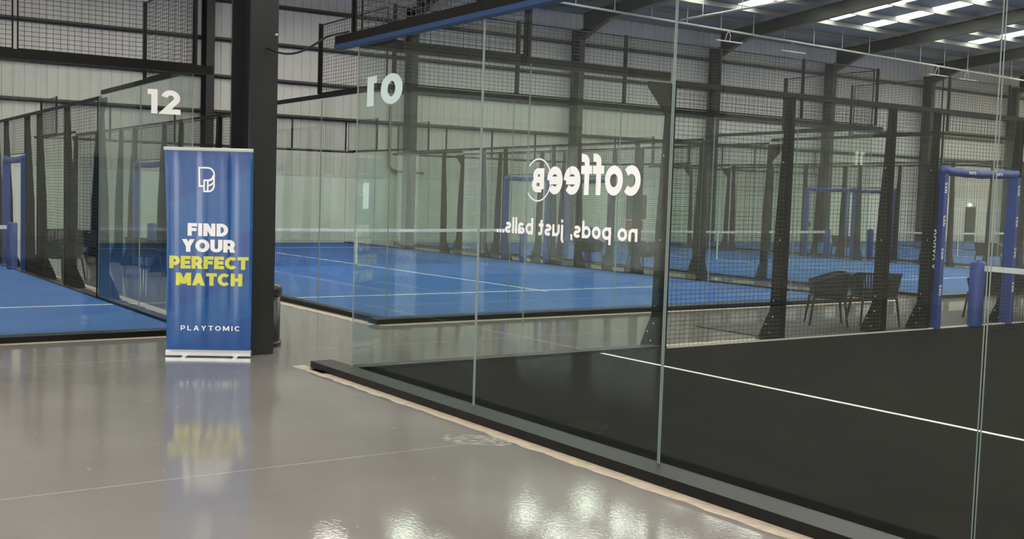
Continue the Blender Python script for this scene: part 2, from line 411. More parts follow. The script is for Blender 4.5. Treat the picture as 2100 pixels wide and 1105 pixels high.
# free-standing pillar behind the banner
p = thing('steel_pillar', 'tall black steel H-section pillar standing directly behind the blue banner', 'pillar', (-1.65, -.325, 0))
obj('shaft', hsection(-.26, .26, 0, .3, 0, soffit(XR)+.3, .03, .02).mesh('shaft', M['column']), p)
obj('base_plate', MB().box(-.258, .258, -.148, .148, 0, .012).mesh('base_plate', M['column']), p)
for z in (.34, .27): obj('bolt', MB().box(.25, .27, -.155, -.147, z, z+.012).mesh('bolt', M['alu']), p)
obj('bolt', MB().tube([(.258, .12, 3.28), (.29, .12, 3.28)], .012, 8).mesh('bolt', M['alu']), p)
# conduit on the far wall
tag(obj('wall_pipe', MB().tube([(-25.38, 15.2, 4.95), (-25.38, 15.2, 2.75), (-25.38, 15.32, 2.6), (-25.38, 15.55, 2.55), (-25.38, 16.7, 2.52)], .05, 8).mesh('wall_pipe', M['cable'])),
    'dark bent pipe on the far wall below the 01 numerals', 'pipe')
tag(obj('downpipe', MB().tube([(XW+.3, 9.3, 0), (XW+.3, 9.3, 9)], .06, 8).mesh('downpipe', M['galv'])),
    'thin grey downpipe on the far wall between the column and the pillar', 'pipe')
# doorway in the far wall seen through the padded doors
o = obj('door_1', MB().box(XW+.02, XW+.09, 51.9, 52.75, 0, 1.82).mesh('door', M['door'])); o['kind'] = 'structure'
hl = obj('lamp', MB().box(XW+.04, XW+.1, 52.24, 52.33, 1.88, 1.95).mesh('lamp', M['lamp']))
tag(hl, 'tiny white lamp glowing above the dark door in the far wall', 'lamp')
tag(obj('wall_sign', MB().box(-25.4, -25.36, 38.72, 38.92, .68, .88).mesh('wall_sign', M['rust'])), 'tiny red sign on the far wall above the second court net', 'sign')
tag(obj('wall_board', MB().box(XW+.02, XW+.06, 27.05, 28.0, .3, .85).mesh('wall_board', M['rust'])), 'dark red board on the far wall behind the word no', 'board')
o = obj('door_2', MB().box(XW+.02, XW+.09, 27.05, 28.15, .9, 1.95).mesh('opening_or_fill', M['door'])); o['kind'] = 'structure'
# cable from the pillar to the black court
pts = []
for i in range(13):
    t = i/12; pts.append((-1.4+1.35*t, -.3+.22*t, 3.14-.12*math.sin(PI*min(1, t*1.3))*(1-.3*t)+.03*t))
tag(obj('cable', MB().tube(pts, .011, 6).mesh('cable', M['cable'])), 'black cable sagging from the pillar to the glass court top rail', 'cable')
# suspended pipe runs under the rafters
def hung(name, label, a, b, step, off):
    a = Vector(a); b = Vector(b); t = thing(name, label, 'pipe', group=None); n = int((b-a).length/step)
    obj('run', MB().tube([a, b], .042, 8).mesh('run', M['galv']), t)
    for i in range(n+1):
        q = a+(b-a)*((i+off)/(n+1)); top = roofz(q.x)-.1
        obj('hanger', MB().tube([q, (q.x, q.y, top)], .017, 6).lathe([(.05, q.z+.0), (.05, q.z+.03)], q.x, q.y, 8).mesh('hanger', M['galv']), t)
hung('suspended_pipe', 'long pale pipe hung on rods below the roof along the far side', (-22, 20.0, 8.79), (-22, 56, 8.21), 1.95, .5)
hung('suspended_pipe', 'short pale pipe branching off the long one towards the roof ridge', (-21.95, 26.2, 8.77), (-8.5, 26.2, 8.85), 2.0, .6)
def bracket(y, x, z, lab):
    b = thing('hanging_bracket', lab, 'bracket', (x, y, z), group='wire brackets under the long pipe')
    obj('stem', MB().tube([(0, 0, .0), (0, .1, -.22), (0, .05, -.4)], .018, 6).tube([(0, 0, 0), (0, -.15, -.2), (0, -.2, -.4)], .012, 6).mesh('stem', M['galv']), b)
    obj('cross_bar', MB().box(-.06, .06, -.75, .75, -.45, -.41).mesh('cross_bar', M['galv']), b)
for y, n in ((29.0, 'first'), (32.9, 'second'), (43.2, 'third'), (45.6, 'fourth')):
    z = 8.79+(y-20)/36*(8.21-8.79)
    bracket(y, -22, z, '%s small wire bracket hanging under the long pale pipe, from the black pillar' % n)
    
# ------------------------------------------------------------------ padel court kit
GW, GH, GZ = 1.986, 2.985, .065      # pane width, height, foot
def pane_mesh(w=GW):
    def mk():
        mb = MB(); x0, x1, y0, y1, z0, z1 = -w/2, w/2, -.006, .006, GZ, GZ+GH
        mb.box(x0, x1, y0, y1, z0, z1)
        mb.mi = [1, 1, 0, 0, 1, 1]
        return mb.mesh('glass_pane', [M['glass'], M['edge']])
    return cached(('pane', w), mk)
def wire_mesh(w, h, pitch=.076, bar=.0053):
    def mk():
        mb = MB(); nx = int(round(w/pitch)); nz = int(round(h/.05)); b = bar/2
        for i in range(nx+1):
            x = -w/2+w*i/nx; mb.add([(x-b, 0, 0), (x, b, 0), (x+b, 0, 0), (x, -b, 0), (x-b, 0, h), (x, b, h), (x+b, 0, h), (x, -b, h)], [(0, 1, 5, 4), (1, 2, 6, 5), (2, 3, 7, 6), (3, 0, 4, 7)])
        for i in range(nz+1):
            z = h*i/nz; y = bar*.8; mb.add([(-w/2, y-b, z), (-w/2, y, z+b), (-w/2, y+b, z), (-w/2, y, z-b), (w/2, y-b, z), (w/2, y, z+b), (w/2, y+b, z), (w/2, y, z-b)], [(0, 1, 5, 4), (1, 2, 6, 5), (2, 3, 7, 6), (3, 0, 4, 7)])
        return mb.mesh('wire_mesh', M['wire'])
    return cached(('wire', round(w, 3), round(h, 3)), mk)
def frame_mesh(w, h):
    def mk():
        b = .02; return MB().box(-w/2, w/2, -.01, .01, 0, .016).box(-w/2, w/2, -.01, .01, h-.016, h).box(-w/2, -w/2+.014, -.01, .01, .016, h-.016).box(w/2-.014, w/2, -.01, .01, .016, h-.016).mesh('panel_frame', M['steel'])
    return cached(('frame', round(w, 3), round(h, 3)), mk)
def post_mesh():
    def mk():
        prof = [(.009, 0), (.31, 0), (.31, .05), (.155, .40), (.14, 1.4), (.065, 2.75), (.06, 2.998), (.009, 2.998)]
        return MB().prism(prof, -.045, .045, 'x').mesh('post_body', M['steel'])
    return cached('post', mk)
def post_parts(t, bolts):
    pb = obj('post_body', post_mesh(), t)
    obj('base_plate', cached('bp', lambda: MB().box(-.07, .07, .009, .34, 0, .012).mesh('base_plate', M['steel'])), t)
    if bolts:
        me = cached('bolt', lambda: MB().box(-.051, .051, -.007, .007, -.007, .007).mesh('bolt', M['alu']))
        for y, z in ((.10, .5), (.10, .3), (.2, .2), (.14, .1), (.05, 1.25), (.05, 2.2)): obj('bolt', me, pb, (0, y+.007, z))

class Court:
    def __init__(s, key, ox, oy, rot, turf, name):
        s.name = name; s.rot = rot; s.M = Matrix.Translation((ox, oy, 0)) @ Matrix.Rotation(rot, 4, 'Z'); s.turf = turf
    def P(s, u, v, z=0): return s.M @ Vector((u, v, z))
    def side(s, which):
        """frame of one side: (point(s), angle); local X runs along the side, local Y points out of the court"""
        if which == 'near': return (lambda q: s.P(10-q, 0)), s.rot+PI
        if which == 'far': return (lambda q: s.P(q, 20)), s.rot
        if which == 'left': return (lambda q: s.P(0, q)), s.rot+PI/2
        if which == 'right': return (lambda q: s.P(10, 20-q)), s.rot-PI/2

def floor_of(c, colour, kind='blue'):
    t = thing('court_turf', '%s artificial turf with white lines, %s' % (colour, c.name), 'turf', c.P(0, 0), c.rot)
    obj('turf', MB().box(.04, 9.96, .04, 19.96, 0.002, .03).mesh('turf', c.turf), t)
    mb = MB(); z0, z1 = .029, .0325
    for v in (3.05, 16.95): mb.box(.05, 9.95, v-.025, v+.025, z0, z1)
    mb.box(4.975, 5.025, 2.85, 17.15, z0, z1)
    obj('court_line', mb.mesh('court_line', M['white']), t)

def glass_wall(c, which, n_from, label, lettered={}, kerb=True, beam=True, upper=True, rngs=range(5)):
    """five panes on an end wall"""
    pt, ang = c.side(which)
    for i in rngs:                                   # i counted along u for 'near'
        q = 10-(2*i+1) if which == 'near' else 2*i+1
        k = ORD[i] if n_from == 0 else ORD[4-i]
        lab = lettered.get(i, ('%s clear glass pane, %s' % (k, label), None))
        t = obj('glass_pane', pane_mesh(), loc=pt(q), rot=ang)
        tag(t, lab[0], 'glass pane', 'glass panes of %s' % c.name, 'thing')
        if lab[1]: lab[1](t)
        if upper:
            p = thing('fence_section', '%s wire mesh panel above glass, %s' % (k, label), 'mesh panel', pt(q)+Vector((0, 0, 3.125)), ang, 'upper mesh panels of %s' % c.name)
            obj('wire_mesh', wire_mesh(1.96, 1.0), p, (0, .05, 0)); obj('panel_frame', frame_mesh(1.96, 1.0), p, (0, .05, 0))
    lo, hi = (10-2*(rngs[-1]+1), 10-2*rngs[0]) if which == 'near' else (2*rngs[0], 2*rngs[-1]+2)
    tag_end = 'the %s' % label if not label.startswith('the') else label
    if kerb:
        kb = obj('base_kerb', MB().box(lo-.24 if lo == 0 else lo, hi+.46 if hi == 10 and c.name == 'the black court' else hi+.24 if hi == 10 else hi, -.035, .2, 0, .066).mesh('base_kerb', M['ledge']), loc=pt(0), rot=ang)
        tag(kb, 'low black steel kerb, %s' % label, 'kerb', 'kerbs', 'thing')
    if beam:
        bt = thing('top_rail', 'black rail over the glass, %s' % label, 'rail', pt(0), ang)
        e0, e1 = (lo-.2 if lo == 0 else lo), (hi+.28 if hi == 10 else hi)
        big = which == 'near' and c.turf is M['blackturf'] or c is C12
        obj('rail', MB().box(e0, e1, .015, .1 if big else .07, (3.07 if c.turf is M['blackturf'] else 3.03) if big else 3.06, (3.15 if c.turf is M['blackturf'] else 3.125) if big else 3.115).mesh('rail', M['steel']), bt)
        if c.name == 'the black court' and which == 'near':
            obj('blue_trim', MB().box(e0, e1, -.03, .012, 3.052, 3.12).box(e0, e1, .012, .105, 3.03, 3.07).mesh('blue_trim', M['bluebeam']), bt)['label'] = 'blue underside strip'
    if upper:
        for i in ([5] if c is C12 and which == 'near' else range(rngs[0], rngs[-1]+2)):
            q = 10-2*i if which == 'near' else 2*i
            tag(obj('mesh_post', cached('mpost', lambda: MB().box(-.018, .018, .03, .07, 3.125, 4.14).mesh('mesh_post', M['steel'])), loc=pt(q), rot=ang),
                '%s upright of the upper mesh, %s' % ((ORD[i] if n_from == 0 else ORD[5-i]), label), 'post', 'upper mesh uprights of %s' % c.name, 'thing')

def side_wall(c, which, label, near_first=True, vmax=20, bolts=False, glass_far=True, pad_text=False):
    pt, ang = c.side(which)
    sgn = 1 if which == 'left' else -1
    Q = (lambda v: v) if which == 'left' else (lambda v: 20-v)
    k = 0
    ends = [(0, 'nearer')] + ([(20, 'farther')] if glass_far and vmax >= 20 else [])
    for e, en in ends:
        for j in range(2):
            v = (1+2*j) if e == 0 else 19-2*j
            t = obj('glass_pane', pane_mesh(), loc=pt(Q(v)), rot=ang)
            tag(t, '%s side glass pane from the %s corner, %s' % (ORD[j], en, label), 'glass pane', 'glass panes of %s' % c.name, 'thing')
        v0, v1 = (0, 4) if e == 0 else (16, 20)
        a, b = sorted((Q(v0), Q(v1)))
        bt = tag(obj('top_rail', MB().box(a+.03, b-.03, .012, .06, (3.03 if bolts else 3.06), 3.12).mesh('rail', M['steel']), loc=pt(0), rot=ang),
            'dark rail over the %s side glass, %s' % (en, label), 'rail', None, 'thing')
        kb = obj('base_kerb', MB().box(a+(.01 if a == 0 else .06), b-(.01 if b == 20 else .06), -.03, .13, 0, .06).mesh('base_kerb', M['ledge']), loc=pt(0), rot=ang)
        tag(kb, 'black kerb under the %s side glass, %s' % (en, label), 'kerb', 'kerbs', 'thing')
        vm = 1 if e == 0 else 19
        p = thing('fence_section', 'wire mesh panel above the %s corner glass, %s' % (en, label), 'mesh panel', pt(Q(vm))+Vector((0, 0, 3.125)), ang, 'upper mesh panels of %s' % c.name)
        obj('wire_mesh', wire_mesh(1.9, 1.0), p, (0, .04, 0)); obj('panel_frame', frame_mesh(1.9, 1.0), p, (0, .04, 0))
        tag(obj('mesh_post', cached('mpost', None), loc=pt(Q(2 if e == 0 else 18)), rot=ang), 'short upright ending the %s upper corner mesh, %s' % (en, label), 'post', None, 'thing')
    posts = [v for v in (4, 6, 8, 9, 11, 12, 14, 16) if v <= vmax]
    for i, v in enumerate(posts):
        t = thing('fence_post', '%s tapered fence post from the near end, %s' % (ORD[i], label), 'fence post', pt(Q(v)), ang, 'fence posts of %s' % c.name)
        post_parts(t, bolts)
        if v in (4, 16):
            d = -sgn if v == 4 else sgn
            poly = [(0, 3.0), (d*.36, 3.0), (d*.36, 2.93), (d*.06, 2.62), (0, 2.62)]
            obj('corner_bracket', MB().prism(poly, .0095, .02, 'y').mesh('corner_bracket', M['steel']), t)
        if v == 9 and bolts:
            mb = MB(); W_, ps = text_polys('OXDOG', .17, .16); kk = .42/W_
            # black post runner with white lettering reading upward, facing the court
            put_polys(mb, ps, lambda a, b: (.045-b*.075, -.012, .98+a*kk))
            W2, ps2 = text_polys('X', .17, .1); put_polys(mb, ps2, lambda a, b: (.045-b*.075, -.012, .86+a*.09))
            sl = obj('sleeve', MB().box(-.055, .055, -.01, 0, .55, 2.0).mesh('sleeve', M['steel']), t)
            obj('lettering', mb.mesh('lettering', M['vinyl']), sl)['label'] = 'white upright lettering'
    bays = [(4, 6), (6, 8), (8, 9), (11, 12), (12, 14), (14, 16)]
    bays = [b for b in bays if b[1] <= vmax]
    for i, (a, b) in enumerate(bays):
        w_ = b-a-.04
        p = thing('fence_section', '%s full-height mesh panel from the near end, %s' % (ORD[i], label), 'mesh panel', pt(Q((a+b)/2))+Vector((0, 0, .03)), ang, 'fence mesh panels of %s' % c.name)
        obj('wire_mesh', wire_mesh(w_, 2.96), p, (0, -.012, 0)); obj('panel_frame', frame_mesh(w_, 2.96), p, (0, -.012, 0))
    if vmax >= 11:
        p = thing('fence_section', 'wire mesh panel over the padded doorway, %s' % label, 'mesh panel', pt(Q(10))+Vector((0, 0, 2.285)), ang, 'door-head mesh panels')
        obj('wire_mesh', wire_mesh(1.88, .7), p, (0, -.012, 0)); obj('panel_frame', frame_mesh(1.88, .7), p, (0, -.012, 0))
        t = thing('door_padding', 'blue padded doorway frame beside the net, %s' % label, 'door padding', pt(Q(10)), ang, 'blue padded door frames')
        pads = {}
        for sx in (-1, 1):
            pads[sx] = obj('side_pad', cached(('spad', sx), lambda sx=sx: MB().prism([(sx*.925, .03), (sx*.925, 2.16), (sx*.845, 2.16), (sx*.835, .03)], -.075, .07, 'y').mesh('side_pad', M['bluepad'])), t)
        def mk():
            pts = [(-.92+1.84*i/16, 0, 2.21-.03*math.sin(PI*i/16)+.006*math.sin(i*2.1)) for i in range(17)]
            return MB().tube(pts, .062, 12).mesh('top_pad', M['bluepad'], True)
        tp = obj('top_pad', cached('tpad', mk), t)
        if bolts:
            W_, ps = text_polys('NXS', .17, .15); kk = .16/W_
            for x0 in (-.3, .35):
                mb = MB(); put_polys(mb, ps, lambda a, b: (x0*-1+a*kk, -.066, 2.17+b*.04)); obj('lettering', mb.mesh('lettering', M['vinyl']), tp)
            for sx in (-1, 1):
                for z in (.5, 1.0, 1.45, 1.9):
                    mb = MB(); put_polys(mb, ps, lambda a, b: (sx*.89+.02-b*.05, -.078, z+a*kk*.9)); obj('lettering', mb.mesh('lettering', M['vinyl']), pads[sx])
        # sill rail along the mesh foot
    a, b = sorted((Q(4), Q(min(16, vmax))))
    tag(obj('sill_rail', MB().box(a+.05, b-.05, -.03, .008, 0, .045).mesh('sill_rail', M['galv' if bolts else 'ledge']), loc=pt(0), rot=ang),
        'thin rail under the wire mesh, %s' % label, 'rail', None, 'thing')
    a, b = sorted((Q(4), Q(min(16, vmax))))
    tag(obj('top_rail', MB().box(a+.05, b-.05, .01, .05, 3.0, 3.04).mesh('rail', M['steel']), loc=pt(0), rot=ang),
        'dark rail along the fence mesh top, %s' % label, 'rail', None, 'thing')

def net_of(c, near_post=(True, True)):
    t = thing('court_net', 'black net with white top band, middle of %s' % c.name, 'net', c.P(0, 10), c.rot, 'padel nets')
    def top(x): return .90-.035*math.sin(PI*x/10)
    def mk():
        mb = MB(); b = .0026; n = 210
        for i in range(n+1):
            x = .12+9.76*i/n; h = top(x)-.03
            mb.add([(x-b, 0, .03), (x, b, .03), (x+b, 0, .03), (x-b, 0, h), (x, b, h), (x+b, 0, h)], [(0, 1, 4, 3), (1, 2, 5, 4), (2, 0, 3, 5)])
        for j in range(18):
            pts = [(.12+9.76*i/12, 0, .03+(top(.12+9.76*i/12)-.06)*j/17) for i in range(13)]; mb.tube(pts, b, 3, cap=False)
        return mb.mesh('net_mesh', M['wire'])
    obj('net_mesh', cached('netm', mk), t)
    def mk2():
        mb = MB(); n = 16
        for i in range(n):
            x0 = .12+9.76*i/n; x1 = .12+9.76*(i+1)/n
            mb.add([(x, y, top(x)+dz) for x in (x0, x1) for y, dz in ((-.006, -.075), (-.006, 0), (.006, 0), (.006, -.075))], [(0, 1, 5, 4), (1, 2, 6, 5), (2, 3, 7, 6), (3, 0, 4, 7)])
        return mb.mesh('top_band', M['bandwhite'])
    obj('top_band', cached('band', mk2), t)
    obj('centre_strap', cached('strap', lambda: MB().box(4.975, 5.025, -.008, .008, .03, .86).mesh('centre_strap', M['bandwhite'])), t)
    for u, lab in ((.0, 'beside the first doorway'), (10, 'beside the opposite doorway')):
        if not near_post[0 if u == 0 else 1]: continue
        q = thing('net_post', 'blue net post of %s, %s' % (c.name, NETLAB[c.name][0 if u == 0 else 1]), 'net post', c.P(u+(.06 if u == 0 else -.06), 10, .03), c.rot, 'padded net posts')
        obj('pad', cached('npad', lambda: MB().lathe([(.095, 0), (.1, .02), (.1, .9), (.085, .925)], 0, 0, 20).mesh('pad', M['bluepad'], True)), q)
        obj('post_core', cached('ncore', lambda: MB().lathe([(.03, .92), (.03, .935)], 0, 0, 12).mesh('post_core', M['steel'])), q)

NETLAB = {'the black court': ('beside the alley doorway', 'on the far side'),
          'the blue court past the pillar': ('beside the banner side doorway', 'beside its away side doorway'),
          'the blue court behind the banner': ('at its hidden side', 'beside its alley doorway'),
          'the second blue court': ('beside its nearer doorway', 'beside its farther doorway'),
          'the third blue court': ('beside its nearer doorway', 'on its farther side')}

# ------------------------------------------------------------------ court 01 (black, in front)
C01 = Court('k', 0, 0, 0, M['blackturf'], 'the black court')
C11 = Court('b', -3.4, 2.35, PI/2, M['blueturf'], 'the blue court past the pillar')
C12 = Court('l', -3.3, -10.38, PI/2, M['blueturf'], 'the blue court behind the banner')
C10 = Court('c', -3.3, 14.35, PI/2, M['blueturf'], 'the second blue court')
C09 = Court('d', -3.3, 26.4, PI/2, M['blueturf'], 'the third blue court')
C08 = Court('e', -3.3, 38.5, PI/2, M['blueturf'], 'the farthest blue court')

def inv_text(txt, u_right, z, width, height, m, t=.2, gap=.1, name='lettering', readable_outside=False, uc=None):
    """vinyl lettering on a near-end pane. pane local X = -u, local Y = outward."""
    def put(pane):
        px = pane.matrix_world
        ucen = uc
        def place(a, b):
            if readable_outside: return (-(u_right+a-ucen), .0075, z+b)      # u_right: its left end in u
            return ((ucen-u_right)+a, .0075, z+b)                             # starts at u_right, runs towards smaller u
        return obj(name, text_mesh(name, txt, place, width, height, m, t, gap), pane)
    return put
def num01(pane):
    inv_text('01', .82, 2.475, .62, .265, M['frost'], .24, .14, uc=1)(pane)['label'] = 'frosted pale green mirrored number 01'
def coffee(pane):
    uc = 3; mb = MB()
    def word(txt, u0, z, width, height, t, gap=.1):
        wd, ps = text_polys(txt, t, gap); k = width/wd
        put_polys(mb, ps, lambda a, b: ((uc-u0)+a*k, .0075, z+b*height))
    # x-height letters .19 m tall -> cap unit = .19/.72
    word('coffee', 3.755, 1.715, .93, .27, .2, .05)
    obj('lettering', mb.mesh('lettering', M['vinyl']), pane)['label'] = 'white mirrored lettering coffee'
    mb = MB(); word('B', 2.79, 1.728, .135, .17, .25)
    ring = stroke(arc(0, 0, .142, .148, 42, 322, 48), .011)
    put_polys(mb, ring, lambda a, b: ((uc-2.725)-a*-1, .0075, 1.815+b))
    obj('logo', mb.mesh('logo', M['vinyl']), pane)['label'] = 'white mirrored letter B in an open ring'
    mb = MB(); word('no pods, just balls...', 3.745, 1.425, 1.5, .115, .19, .1)
    obj('lettering', mb.mesh('lettering', M['vinyl']), pane)['label'] = 'white mirrored lettering no pods, just balls'
floor_of(C01, 'Black')
glass_wall(C01, 'near', 0, 'front of black court, from the pillar', {
    0: ('corner glass pane of the black court with the mirrored number 01', num01),
    1: ('front glass pane of the black court with white mirrored coffee lettering', coffee)})
side_wall(C01, 'left', 'alley side of black court', vmax=14, bolts=True, glass_far=False)
net_of(C01, (True, False))

floor_of(C11, 'Bright blue')
def num11(pane):
    mb = MB(); wd, ps = text_polys('11', .24, .14); k = .27/wd
    put_polys(mb, ps, lambda a, b: (-(9.8-9)+a*k, .0075, 2.42+b*.25))
    obj('lettering', mb.mesh('lettering', M['frost']), pane)['label'] = 'pale number 11'
glass_wall(C11, 'near', 0, 'near end of blue court past pillar, from pillar', {4: ('last near glass pane of the blue court past the pillar, with pale digits', num11)})
glass_wall(C11, 'far', 0, 'far end of blue court past pillar, from banner', kerb=False)
side_wall(C11, 'left', 'banner side of blue court past pillar')
side_wall(C11, 'right', 'away side of blue court past pillar')
net_of(C11)

floor_of(C12, 'Deep blue')
def num12(pane):
    inv_text('12', 9.455, 2.545, .39, .275, M['vinyl'], .215, .13, uc=9, readable_outside=True)(pane)['label'] = 'white number 12'
glass_wall(C12, 'near', 1, 'near end of blue court behind banner', {4: ('corner glass pane behind the banner with the white number 12', num12)}, rngs=range(1, 5))
glass_wall(C12, 'far', 1, 'far end of blue court behind banner', rngs=range(3, 5), kerb=False)
side_wall(C12, 'right', 'pillar side of blue court behind banner')
net_of(C12, (False, True))

floor_of(C10, 'Pale-lined blue')
glass_wall(C10, 'near', 0, 'near end of second blue court, from the pillar', rngs=range(0, 3))
glass_wall(C10, 'far', 0, 'far end of second blue court, from the pillar', kerb=False)
side_wall(C10, 'left', 'second blue court, side nearer the pillar')
side_wall(C10, 'right', 'second blue court, side away from the pillar')
net_of(C10)
floor_of(C09, 'Distant blue')
glass_wall(C09, 'far', 0, 'far end of third blue court, from the pillar', kerb=False)
side_wall(C09, 'left', 'third blue court, side nearer the pillar')
net_of(C09, (True, False))
floor_of(C08, 'Remotest blue')

# ------------------------------------------------------------------ alley mats, bare concrete strips
tag(obj('floor_mat', MB().box(-1.55, -.05, 6.15, 14.2, 0, .012).mesh('floor_mat', M['rubber'])), 'black rubber mat in the alley under the chairs outside the black court', 'mat')
def bare_strip(x0, x1, y0, y1, name, along='x', n=70, jag=.03, seed=1):
    r = random.Random(seed); up = []; dn = []
    for i in range(n+1):
        t = i/n
        if along == 'x': up.append((x0+(x1-x0)*t, y1)); dn.append((x0+(x1-x0)*t, y0-jag*r.random()))
        else: up.append((x1, y0+(y1-y0)*t)); dn.append((x0-jag*r.random(), y0+(y1-y0)*t))
    vs = [(x, y, .0015) for x, y in up+dn]; m_ = n+1
    me = MB().add(vs, [((i, i+m_, i+1+m_, i+1) if along == 'x' else (i+m_, i+1+m_, i+1, i)) for i in range(n)]).mesh(name, M['bare'])
    o = obj(name, me); o['kind'] = 'structure'
bare_strip(-.62, 10.4, -.31, -.19, 'trim_40', 'x', 120, .03)
bare_strip(-.34, -.1, -.25, 10, 'trim_41', 'y', 80, .05, 2)
bare_strip(-3.2, -3.06, 2.1, 13, 'trim_42', 'y', 80, .05, 3)
bare_strip(-3.1, -2.98, -10, -.1, 'trim_43', 'y', 80, .05, 4)
bare_strip(-9, -3.2, 2.0, 2.14, 'trim_44', 'x', 60, .04, 5)
bare_strip(-13.3, -3.2, -.1, .12, 'trim_45', 'x', 60, -.05, 6)

def scuffs_glints(name, cx, cy, rx, ry, n, ang, seed, ln=.05, wd=.004):
    r = random.Random(seed); mb = MB()
    for i in range(n):
        a = r.random()*2*PI; q = math.sqrt(r.random()); x = q*rx*math.cos(a); y = q*ry*math.sin(a)
        X = cx+x*math.cos(ang)-y*math.sin(ang); Y = cy+x*math.sin(ang)+y*math.cos(ang); b = ang+PI/2*0+r.uniform(-.3, .3); l = ln*r.uniform(.3, 1); w_ = wd*r.uniform(.4, 1.4)
        dx, dy = math.cos(b), math.sin(b)
        mb.add([(X-dx*l, Y-dy*l, .002), (X+dy*w_, Y-dx*w_, .002+i*4e-6), (X+dx*l, Y+dy*l, .002), (X-dy*w_, Y+dx*w_, .002+i*4e-6)], [(0, 1, 2, 3)])
    o = obj(name, mb.mesh(name, M['scuffglint'])); o['kind'] = 'structure'
scuffs_glints('trim_46', 2.76, -.50, .26, .15, 170, R(44), 3, .05, .003)  # pale slivers painting a skylight glint onto the polished floor
scuffs_glints('trim_47', 1.7, -3.55, .05, .1, 26, R(60), 4, .02, .002)
scuffs_glints('trim_48', .3, -2.0, 3.5, 1.6, 60, R(15), 5, .018, .002)

# ------------------------------------------------------------------ chairs
def chair_path(k, n=44):
    """plan curve of the tub back from the front left round the back to the front right, scaled by k"""
    out = []
    for i in range(n+1):
        t = -1+2*i/n
        ang = t*2.25
        x = .30*math.sin(ang)/max(.001, (abs(math.sin(ang))**4+abs(math.cos(ang))**4)**.25)
        y = .27*math.cos(ang)/max(.001, (abs(math.sin(ang))**4+abs(math.cos(ang))**4)**.25)
        out.append((x*k, y*k, abs(t)))
    return out
def chair_meshes():
    lo = chair_path(.88); hi = chair_path(1.05)
    def zt(a): return .74 if a < .45 else .74-.13*((a-.45)/.55)**1.1
    rail = MB().tube([(x, y, zt(a)) for x, y, a in hi], .014, 8).mesh('top_rail', M['rope'], True)
    mb = MB()
    for i in range(0, len(lo)):
        a = lo[i]; b = hi[i]; j = min(i+1, len(lo)-1); i0 = max(i-1, 0)
        tx, ty = lo[j][0]-lo[i0][0], lo[j][1]-lo[i0][1]; l = math.hypot(tx, ty); tx, ty = tx/l*.0125, ty/l*.0125
        nx, ny = -ty*.5, tx*.5
        mb.add([(a[0]+sx*tx+sy*nx, a[1]+sx*ty+sy*ny, .41) for sx, sy in ((-1, -1), (1, -1), (1, 1), (-1, 1))] +
               [(b[0]+sx*tx+sy*nx, b[1]+sx*ty+sy*ny, zt(b[2])) for sx, sy in ((-1, -1), (1, -1), (1, 1), (-1, 1))],
               [(0, 1, 5, 4), (1, 2, 6, 5), (2, 3, 7, 6), (3, 0, 4, 7)])
    back = mb.mesh('backrest', M['rope'])
    fr = MB().tube([(x, y, .405) for x, y, a in lo]+[(lo[0][0], lo[0][1], .405)], .018, 8).mesh('seat_frame', M['rope'], True)
    seat = MB().prism([(x*.97, y*.97) for x, y, a in lo], .39, .465, 'z').mesh('seat', M['cushion'])
    legs = [MB().tube([(sx*.235, sy*.2, .40), (sx*.275, sy*.25, 0)], .02, 8, rend=.012).mesh('leg', M['rope'], True) for sx, sy in ((-1, -1), (1, -1), (-1, 1), (1, 1))]
    return rail, back, fr, seat, legs
CH = chair_meshes()
def chair(x, y, facing, label, group='rope-backed armchairs', z=0):
    t = thing('armchair', label, 'chair', (x, y, z), facing, group)
    obj('top_rail', CH[0], t); obj('backrest', CH[1], t); obj('seat_frame', CH[2], t); obj('seat', CH[3], t)
    for l in CH[4]: obj('leg', l, t)
# facing 0: the chair looks towards -Y
chair(-.98, 8.12, R(-45), 'side-on black rope armchair on the mat just before the black court doorway', z=.012)
chair(-.76, 8.86, R(-122), 'black rope armchair with its back to the mesh, right beside the black court doorway', z=.012)
chair(-.7, 11.55, R(-70), 'black rope armchair past the the black court doorway, behind its blue net post', z=.012)
chair(-.88, 12.45, R(-100), 'second black rope armchair past the the black court doorway, at the picture edge', z=.012)
chair(-11.05, .02, R(-60), 'black armchair close to the side mesh of the blue court behind the banner', 'rope-backed armchairs')
chair(-11.45, 1.62, R(200), 'black armchair in the alley just behind the banner edge', 'rope-backed armchairs')
chair(-14.9, 1.55, R(190), 'black armchair farthest back in the alley beside the blue court behind the banner')
chair(-15.6, .9, R(250), 'second black armchair at the back of the alley beside the blue court behind the banner')
chair(-11.75, 13.1, R(180), 'black armchair behind the blue court mesh under the coffee lettering')
chair(-9.9, 13.1, R(170), 'black armchair behind the blue court mesh below the words no pods')
chair(-13.2, 24.95, R(180), 'distant black armchair beside the net of the second blue court')
chair(-8.5, 25.0, R(180), 'distant black armchair in the alley past the second blue court')

